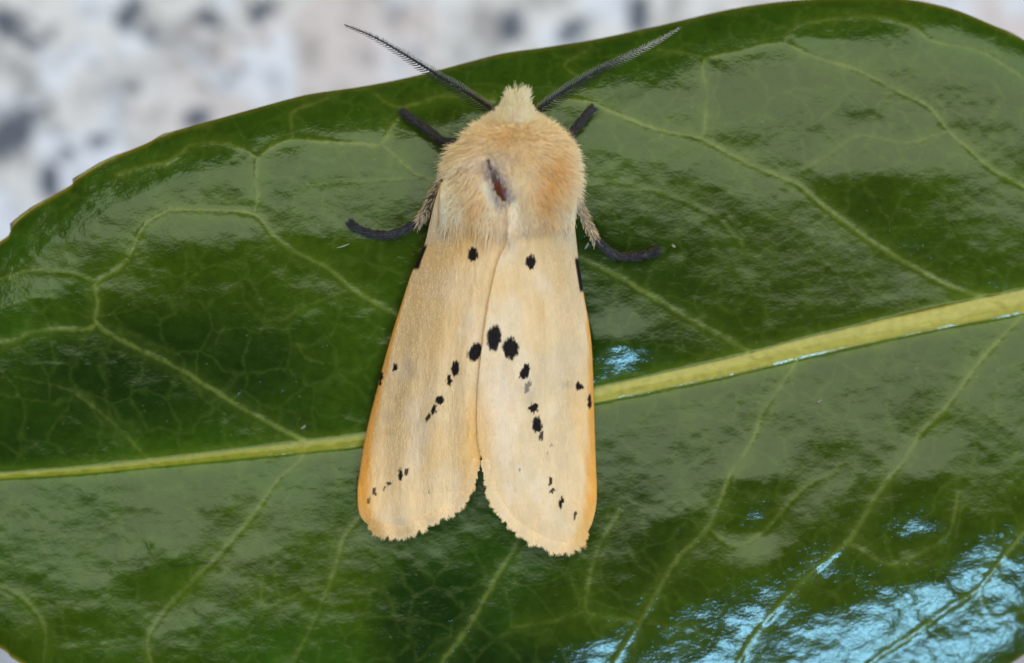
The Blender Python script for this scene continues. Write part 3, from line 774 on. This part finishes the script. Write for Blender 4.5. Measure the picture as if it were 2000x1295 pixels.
ty = np.array([236, 240, 250, 265, 285, 310, 340, 370, 400, 425, 445, 460, 468])
thw = np.array([24, 40, 60, 79, 97, 108, 112, 104, 88, 69, 48, 26, 4])
tto = np.array([.02, .12, .20, .27, .31, .335, .335, .32, .29, .25, .20, .15, .1])
yy = np.linspace(236, 468, 40); hw_f = lambda y: np.interp(y, ty, thw); to_f = lambda y: np.interp(y, ty, tto)
zc_t = lambda y: np.interp(y, [150, 236, 340, 468], [.34, .34, .32, .30])
thorax = lathe(yy, hw_f(yy), to_f(yy), zc_t(yy), 'thorax', lambda x, y: fur_col(x, y) * .8, M_BODY)
hy = np.array([182, 186, 195, 207, 220, 235, 250, 262]); hhw = np.array([3, 12, 18, 23, 37, 57, 66, 20]); hto = np.array([.03, .08, .14, .19, .23, .24, .2, .04])
hyy = np.linspace(190, 262, 24); hh_f = lambda y: np.interp(y, hy + 8, hhw); ht_f = lambda y: np.interp(y, hy + 8, hto)
head = lathe(hyy, hh_f(hyy), ht_f(hyy), .33 + 0 * hyy, 'head', lambda x, y: fur_col(x, y) * .85, M_BODY, 36, -.14)
ay = np.linspace(430, 850, 40); at_ = (ay - 430) / 420
ahw = 92 * np.sqrt(np.clip(np.sin(np.pi * np.clip(at_ * .82 + .12, 0, 1)), .0, 1)) * np.interp(at_, [0, .1, .9, 1], [.7, 1, .7, .08])
abd = lathe(ay, ahw, .13 * ahw / 92, .2 + 0 * ay - .06 * at_, 'abdomen', lambda x, y: np.tile(np.array([[.70, .42, .12]]), (x.size, 1)) * (.8 + .4 * (np.sin(y / 12) > .9))[:, None], M_BODY, 36, -.12)

# --- fur
bare_axis = spline([(953, 312), (962, 335), (972, 358), (987, 386)], 40)


def bare_d(x, y):
    q = np.min(np.hypot(x[:, None] - bare_axis[None, :, 0], y[:, None] - bare_axis[None, :, 1]) - np.linspace(8, 13, 40)[None], axis=1)
    return q


def grow(N, ylo, yhi, hwf, tof, zcf, lenf, flowf, seed, lift, name, parent, rad=.0011, clump=.24, phi_lo=-.35):
    r = np.random.default_rng(seed)
    y = r.uniform(ylo, yhi, N * 2); keep = r.random(N * 2) < (hwf(y) / hwf(np.linspace(ylo, yhi, 50)).max()) * .9 + .1
    y = y[keep][:N]; n = len(y)
    phi = r.uniform(phi_lo, np.pi - phi_lo, n)
    hw, to = hwf(y), tof(y)
    x = ax_x(y) + hw * np.cos(phi); z = zcf(y) + to * np.sin(phi)
    bd = bare_d(x, y)
    ok = (bd > 0) | (np.sin(phi) < .3)
    x, y, z, phi, hw, to, bd = x[ok], y[ok], z[ok], phi[ok], hw[ok], to[ok], bd[ok]; n = len(x)
    nx = np.cos(phi) / np.maximum(hw / 400, .02); nz = np.sin(phi) / np.maximum(to, .02); ln = np.hypot(nx, nz) + 1e-9
    nrm = np.stack([nx / ln, np.zeros(n), nz / ln], -1)
    fl = flowf(x, y, phi)                                     # in-plane flow, world x / y
    dj = np.stack([vnoise(x / 17, y / 17, 300), vnoise(x / 17, y / 17, 301), .6 * vnoise(x / 9, y / 9, 302)], -1) * clump + r.normal(0, .20, (n, 3))
    d0 = nrm * lift(x, y, phi)[:, None] + fl + dj
    d0 /= np.linalg.norm(d0, axis=1)[:, None]
    L = lenf(x, y, phi) / 400 * r.uniform(.55, 1.3, n)
    L *= np.where(np.sin(phi) > .3, sstep(0, 34, bd) * .75 + .25, 1)
    root = W(x, y, z)
    bend = fl * .5 + np.array([0, 0, -.22]) + dj * .5
    K = 5; s = np.linspace(0, 1, K)
    pts = root[:, None] - d0[:, None] * .01 + L[:, None, None] * (d0[:, None] * s[None, :, None] + bend[:, None] * (s ** 2)[None, :, None] * .55)
    c = fur_col(x + r.normal(0, 3, n), y + r.normal(0, 3, n)) * r.uniform(.90, 1.10, (n, 1))
    rr = rad * r.uniform(.7, 1.25, (n, 1)) * np.array([[.9, 1, .95, .7, .2]])
    return hair_obj(name, pts - MO, rr, np.clip(c, 0, .97), M_FUR, parent)


def flow_t(x, y, phi):
    back = np.interp(y, [236, 270, 330, 460], [.40, -.25, -.75, -1.0])         # world y: south is negative
    side = np.cos(phi) * np.interp(y, [236, 300, 380, 460], [.35, .5, .25, .05])
    return np.stack([side, back, 0 * x], -1) * .95


def flow_h(x, y, phi):
    fx = (1013 - x) / 55
    return np.stack([np.clip(fx, -.5, .5) * .6, np.full_like(x, .75), .1 + 0 * x], -1)


grow(56000, 238, 425, hw_f, to_f, zc_t, lambda x, y, p: np.interp(y, [238, 270, 340, 390, 425], [18, 23, 29, 33, 28]) * np.where(np.abs(np.cos(p)) > .8, 1.2, 1),
     flow_t, 71, lambda x, y, p: np.interp(y, [238, 290, 370, 425], [.6, .46, .26, .06]) * (1 - .25 * np.abs(np.cos(p))), 'fur', thorax)
grow(11000, 194, 258, hh_f, ht_f, lambda y: .33 + 0 * y, lambda x, y, p: 15 + 12 * np.exp(-((x - 1012) / 16) ** 2) * sstep(225, 195, y), flow_h, 72, lambda x, y, p: .5 + 0 * x, 'fur', head, rad=.0013, clump=.13)

# long silky hairs that stream from the back of the thorax over the wing bases
r5 = np.random.default_rng(75); Nm = 15000
my = 338 + 108 * (1 - np.sqrt(r5.random(Nm))); ms = r5.uniform(-1, 1, Nm); mx_ = ax_x(my) + ms * np.interp(my, [338, 372, 455], [126, 134, 128])
sd = np.where(mx_ < ridge_x(my), -1, 1)
ml = (16 + 44 * r5.random(Nm) ** 1.6) * np.interp(my, [338, 400, 442], [1.25, 1, .8]) * (1 + .5 * vnoise(mx_ / 14, my / 40, 312)) * (1 - .35 * np.abs(ms)); pts = []
dxm = .10 * ms + .22 * vnoise(mx_ / 16, my / 30, 310) + r5.normal(0, .05, Nm) - .05
for sk in (0, .33, .67, 1):
    qx, qy = mx_ + dxm * ml * sk, my + ml * sk
    zz = np.where(sd < 0, wing_z(qx, qy, -1), wing_z(qx, qy, 1))
    bq = np.clip(1 - ((qx - ax_x(qy)) / np.maximum(hw_f(qy), 1)) ** 2, 0, 1)
    zz = np.maximum(zz, np.where(qy < 466, zc_t(qy) + to_f(qy) * np.sqrt(bq), -1))
    pts.append(W(qx, qy, zz + .012 + .018 * math.sin(math.pi * min(sk, .8)) * r5.random(Nm)))
keep = bare_d(mx_, my + ml * .5) > 12
mb = sstep(385, 440, my)[:, None] * .8; mw = np.where((sd < 0)[:, None], wing_tone(mx_, my + 25, -1), wing_tone(mx_, my + 25, 1)) * 1.06
mcol = np.clip((fur_col(mx_, my + 8) * (1 - mb) + mb * mw) * r5.uniform(.86, 1.14, (Nm, 1)), 0, .95)
hair_obj('mantle_fur', (np.stack(pts, 1) - MO)[keep], np.tile(np.array([.0013, .0014, .0012, .0004]), (int(keep.sum()), 1)), mcol[keep], M_FUR, thorax)

# bare reddish-brown patch on the back of the thorax
ba = spline([(953, 311), (962, 335), (972, 357), (984, 382), (988, 392)], 26); bw = np.interp(np.linspace(0, 1, 26), [0, .15, .5, .8, .95, 1], [6, 13, 14, 20, 18, 6])
bw = bw * (1 + .35 * vnoise(np.arange(26) * .45, np.zeros(26), 410)); bn = np.gradient(ba, axis=0); bn /= np.linalg.norm(bn, axis=1)[:, None]; bn = np.stack([-bn[:, 1], bn[:, 0]], -1)
tq = np.linspace(-1, 1, 15)
BP = ba[:, None] + bn[:, None] * (bw[:, None] * tq[None])[..., None]
bz = zc_t(BP[..., 1]) + to_f(BP[..., 1]) * np.sqrt(np.clip(1 - ((BP[..., 0] - ax_x(BP[..., 1])) / hw_f(BP[..., 1])) ** 2, 0, 1)) - .006 + .022 * (1 - tq[None] ** 2)
bt_ = np.linspace(0, 1, 26)[:, None, None]
bc = np.array([.10, .065, .055]) * (1 - sstep(.45, .62, bt_)) + np.array([.135, .030, .010]) * sstep(.45, .62, bt_)
bc = bc + np.zeros(BP.shape[:2] + (3,)); bc *= (1 + .35 * fbm(BP[..., 0] / 5, BP[..., 1] / 6, 400, 2))[..., None]
bf = grid_faces(26, 15); bv = W(BP[..., 0], BP[..., 1], bz).reshape(-1, 3) - MO
if np.cross(bv[bf[80, 1]] - bv[bf[80, 0]], bv[bf[80, 2]] - bv[bf[80, 0]])[2] < 0: bf = bf[:, ::-1]
o = mesh_obj('bare_patch', bv, bf, M_BARE, moth, cols=bc.reshape(-1, 3)); o['label'] = 'bald reddish brown patch on the furry thorax'
r6 = np.random.default_rng(77); Nb = 380                       # thin worn hairs creeping over the patch
ib = r6.integers(0, 26, Nb); sb = r6.normal(0, 1.0, Nb); sb = np.where(np.abs(sb) < .55, sb + np.sign(sb) * .5, sb)
hx = ba[ib, 0] + bn[ib, 0] * bw[ib] * sb; hy_ = ba[ib, 1] + bn[ib, 1] * bw[ib] * sb
lb = r6.uniform(7, 17, Nb); dxb = .25 + r6.normal(0, .3, Nb) - .25 * np.sign(sb) * r6.random(Nb); pts = []
for sk, up in ((0, .010), (.5, .028), (1, .026)):
    qx, qy = hx + dxb * lb * sk, hy_ + lb * sk
    pts.append(W(qx, qy, zc_t(qy) + to_f(qy) * np.sqrt(np.clip(1 - ((qx - ax_x(qy)) / hw_f(qy)) ** 2, 0, 1)) + up))
kb = np.clip(np.abs(sb) / 1.5 + r6.normal(0, .25, Nb), 0, 1)[:, None]
hair_obj('worn_hair', np.stack(pts, 1) - MO, np.tile(np.array([.0011, .0011, .0004]), (Nb, 1)), np.array([.26, .17, .13]) * (1 - kb) + np.array([.80, .64, .48]) * kb, M_FUR, o)

# --- antennae
M_ANT = mat_attr('antenna_scales', .55, bump=(90, .004), spec=.25, var=(120, .35))
for side, pts in ((-1, [(972, 222, .38), (958, 210, .40), (905, 176, .42), (850, 143, .42), (790, 106, .40), (730, 72, .38), (672, 48, .36)]),
                  (1, [(1038, 226, .38), (1052, 212, .40), (1105, 175, .41), (1160, 142, .39), (1220, 112, .35), (1285, 80, .28), (1332, 52, .18)])):
    q = spline(pts, 90); path = W(q[:, 0], q[:, 1], q[:, 2])
    t = np.linspace(0, 1, 90)
    rad = np.interp(t, [0, .05, .3, .7, 1], [.0105, .0088, .0072, .0050, .0020])
    v, f = tube(path, rad, 8)
    dk = np.array([.014, .012, .012]); wh = np.array([.42, .38, .30])
    tv = np.repeat(np.r_[0, t, 1], 8)
    mixw = np.clip((1 - sstep(.0, .06, tv)) + (sstep(.45, .75, tv) * (.85 if side > 0 else .12)) * (.6 + .4 * vnoise(tv * 160, tv * 0, 500)), 0, 1)[:, None]
    up_ = (np.tile(np.sin(np.linspace(0, 2 * np.pi, 8, endpoint=False)), 92) > .4)[:, None]
    cA = dk * (1 - mixw) + wh * mixw
    ant = mesh_obj('antenna', v - MO, f, M_ANT, moth, cols=cA)
    tag(ant, 'dark feathered antenna with its tip over the stone' if side < 0 else 'dark feathered antenna with whitish end over the leaf')
    T = np.gradient(path, axis=0); T /= np.linalg.norm(T, axis=1)[:, None]
    # comb teeth: an inner row that points back and down, an outer row that points forward and up
    for row, nm in ((0, 'inner_comb'), (1, 'outer_comb')):
        vv, ff, cc, off = [], [], [], 0
        nt_ = 50; r4 = np.random.default_rng(600 + side + 7 * row)
        for kx in range(nt_):
            tk = .03 + .95 * (kx + .5) / nt_ + r4.uniform(-.0015, .0015); ip = min(int(tk * 89), 88); fr_ = tk * 89 - ip
            p = path[ip] * (1 - fr_) + path[ip + 1] * fr_; tg = T[ip]
            perp = np.cross(tg, [0, 0, 1.0]); perp /= np.linalg.norm(perp)
            if perp[1] > 0: perp = -perp                       # towards the body side of the picture
            ln = np.interp(tk, [0, .05, .2, .45, .75, 1], [.026, .050, .053, .041, .025, .008]) * r4.uniform(.9, 1.1)
            if row == 0: d = perp * .78 + tg * .55 + np.array([0, 0, -.15])
            else: d = -perp * .40 + tg * .45 + np.array([0, 0, .60])
            d = d / np.linalg.norm(d)
            pp = np.array([p, p + d * ln * .5 + tg * .002, p + d * ln + tg * .012])
            tvv, tff = tube(pp, np.array([.0032, .0036, .0014]) * np.interp(tk, [0, .5, 1], [1.05, .9, .5]) * (1 if row == 0 else .55), 5)
            vv.append(tvv); ff.append(tff + off); off += len(tvv)
            pal = max(sstep(.45, .8, tk) * (.8 if side > 0 else .25), .45 * row)
            cc.append(np.tile(dk * (1 - pal) + wh * pal, (len(tvv), 1)))
        oc = mesh_obj(nm, np.vstack(vv) - MO, np.vstack(ff), M_ANT, ant, cols=np.vstack(cc)); oc['kind'] = 'stuff'
    # fine sensory down around the shaft
    r4 = np.random.default_rng(640 + side); Nh = 320
    tk = r4.uniform(.02, .99, Nh); ip = np.minimum((tk * 89).astype(int), 88); p = path[ip] + (path[ip + 1] - path[ip]) * (tk * 89 - ip)[:, None]
    d = r4.normal(0, 1, (Nh, 3)); d += T[ip] * .5; d[:, 1] += .9; d[:, 2] = np.abs(d[:, 2]); d /= np.linalg.norm(d, axis=1)[:, None]
    ln = np.interp(tk, [0, .3, .8, 1], [.030, .032, .024, .010]) * r4.uniform(.5, 1.1, Nh)
    pts = np.stack([p, p + d * ln[:, None] * .5, p + d * ln[:, None]], 1)
    pal = np.clip(.25 + sstep(.4, .75, tk) * (.6 if side > 0 else .1) + r4.normal(0, .15, Nh), 0, 1)[:, None]
    hair_obj('down', pts - MO, np.tile(np.array([.0008, .0007, .0003]), (Nh, 1)), np.array([.05, .045, .04]) * (1 - pal) + np.array([.46, .42, .33]) * pal, M_FUR, ant)


# --- legs
def dark_hairs(path, rad, N, seed, parent, col=(.035, .032, .032), ln=.028, name='bristles'):
    r = np.random.default_rng(seed); n = len(path)
    f = r.uniform(0, n - 1.001, N); i = f.astype(int); p = path[i] + (path[i + 1] - path[i]) * (f - i)[:, None]
    T = np.gradient(path, axis=0); T /= np.linalg.norm(T, axis=1)[:, None]
    d = r.normal(0, 1, (N, 3)); d -= T[i] * (d * T[i]).sum(1)[:, None]; d /= np.linalg.norm(d, axis=1)[:, None]; d[:, 2] = np.abs(d[:, 2])
    st = p + d * (rad[i] * .8)[:, None]; dd = d * .45 + T[i] * .9
    L = ln * r.uniform(.5, 1.2, N)[:, None]
    pts = np.stack([st, st + dd * L * .5, st + dd * L], 1)
    hair_obj(name, pts - MO, np.tile(np.array([.0016, .0014, .0005]), (N, 1)), np.array(col) * r.uniform(.6, 1.7, (N, 1)), M_FUR, parent)


def ground(pts):
    """(x, y, height above the leaf) -> (x, y, z)"""
    p = np.array(pts, float); p[:, 2] += leaf_z(p[:, 0], p[:, 1]) + .018; return p


DK = np.array([.030, .029, .031])


def leg(kind, femur, tarsus, fr0, tr, seed, label, fem_col, hairs):
    root = empty(kind, (0, 0, 0), moth); root['label'] = label
    q = spline(ground(femur), 30); pa = W(q[:, 0], q[:, 1], q[:, 2]); rad = .9 * np.interp(np.linspace(0, 1, 30), [0, .5, 1], fr0)
    v, f = tube(pa, rad, 12); fo = mesh_obj('femur', v - MO, f, M_DARK, root, cols=np.tile(np.array(fem_col), (len(v), 1)))
    q2 = spline(ground(tarsus), 60); pb = W(q2[:, 0], q2[:, 1], q2[:, 2]); t = np.linspace(0, 1, 60)
    r2_ = .88 * np.interp(t, [0, .3, .8, .93, 1], tr) * (1 - .30 * np.abs(np.cos(t * 5 * np.pi)) ** 8 + .10 * (1 - t))         # five little joints
    v, f = tube(pb, r2_, 12); jn = np.repeat(np.abs(np.cos(np.r_[0, t, 1] * 5 * np.pi)) ** 10, 12)[:, None]; cl = (np.tile(DK, (len(v), 1)) * (1 - .6 * jn) + np.array([.16, .14, .12]) * .6 * jn) * (1 + .5 * vnoise(v[:, 0] * 30, v[:, 1] * 30, 700))[:, None]
    to = mesh_obj('tarsus', v - MO, f, M_DARK, root, cols=cl)
    dark_hairs(pb, r2_, 900, seed, to)
    # claw pair at the end
    e = pb[-1]; tg = pb[-1] - pb[-4]; tg /= np.linalg.norm(tg); pr = np.cross(tg, [0, 0, 1.0])
    for s in (-1, 1):
        cp = np.array([e, e + tg * .016 + pr * s * .010, e + tg * .026 + pr * s * .012 - np.array([0, 0, .012])])
        v, f = tube(cp, np.array([.0045, .0035, .001]), 6); mesh_obj('claw', v - MO, f, M_DARK, to, cols=np.tile(DK, (len(v), 1)))
    if hairs:
        dark_hairs(pa, rad, hairs, seed + 1, fo, col=(.46, .33, .18), ln=.036, name='fringe_hair')
    else:
        dark_hairs(pa, rad, 500, seed + 1, fo)
    return root


leg('foreleg', [(905, 288, .20), (888, 280, .15), (862, 276, .08)], [(864, 277, .075), (835, 254, .05), (808, 235, .03), (792, 223, .015), (787, 218, .012)],
    [.020, .020, .018], [.017, .017, .016, .019, .015], 801, 'dark foreleg below the antenna that reaches over the stone', DK, 0)
leg('foreleg', [(1085, 300, .20), (1098, 292, .14), (1106, 276, .09)], [(1105, 277, .085), (1120, 256, .06), (1137, 235, .04), (1150, 219, .02), (1156, 213, .018)],
    [.020, .019, .018], [.017, .016, .015, .018, .015], 802, 'dark foreleg below the whitish tipped antenna', DK, 0)
leg('middle_leg', [(872, 352, .22), (852, 376, .14), (836, 405, .09), (816, 436, .05)], [(820, 432, .05), (798, 444, .035), (765, 458, .012), (725, 456, .006), (698, 446, .006), (685, 436, .006)],
    [.030, .024, .015], [.014, .017, .016, .019, .015], 803, 'dark middle leg with tan hairy thigh beside the forewing beneath', (.07, .045, .03), 320)
leg('middle_leg', [(1112, 372, .22), (1128, 398, .14), (1146, 432, .10), (1164, 470, .05)], [(1160, 462, .06), (1185, 487, .03), (1208, 500, .012), (1240, 501, .006), (1265, 496, .006), (1283, 490, .006)],
    [.028, .022, .015], [.014, .018, .017, .019, .015], 804, 'dark middle leg with tan hairy thigh beside the overlapping forewing', (.24, .16, .09), 420)

# --- a few fallen pale scales on the leaf
for (x, y, L_, an, lab) in ((1146, 480, 15, -60, 'tiny pale scale lying by the bent middle leg and the wing'),
                            (592, 834, 11, -35, 'tiny pale scale lying just above the midrib'),
                            (1316, 480, 8, 35, 'tiny pale scale beyond the tip of the middle leg'),
                            (1600, 783, 10, -30, 'tiny pale scale just below the broad yellow midrib'),
                            (670, 480, 26, -18, 'pale thread of scale below the foot of the middle leg')):
    a = math.radians(an); dx, dy = math.cos(a) * L_ / 2, math.sin(a) * L_ / 2
    q = np.array([(x - dx, y - dy), (x, y + 1), (x + dx, y + dy)]); q = spline(q, 8)
    p = W(q[:, 0], q[:, 1], leaf_z(q[:, 0], q[:, 1]) + .027)
    v, f = tube(p, np.interp(np.linspace(0, 1, 8), [0, .3, .7, 1], [.003, .006, .006, .003]) * (.6 if L_ > 20 else 1), 8, .5)
    o = mesh_obj('fallen_scale', v - p[0], f, M_SPECK); o.location = tuple(p[0])
    tag(o, lab, 'scale', group='pale scales fallen on the leaf')
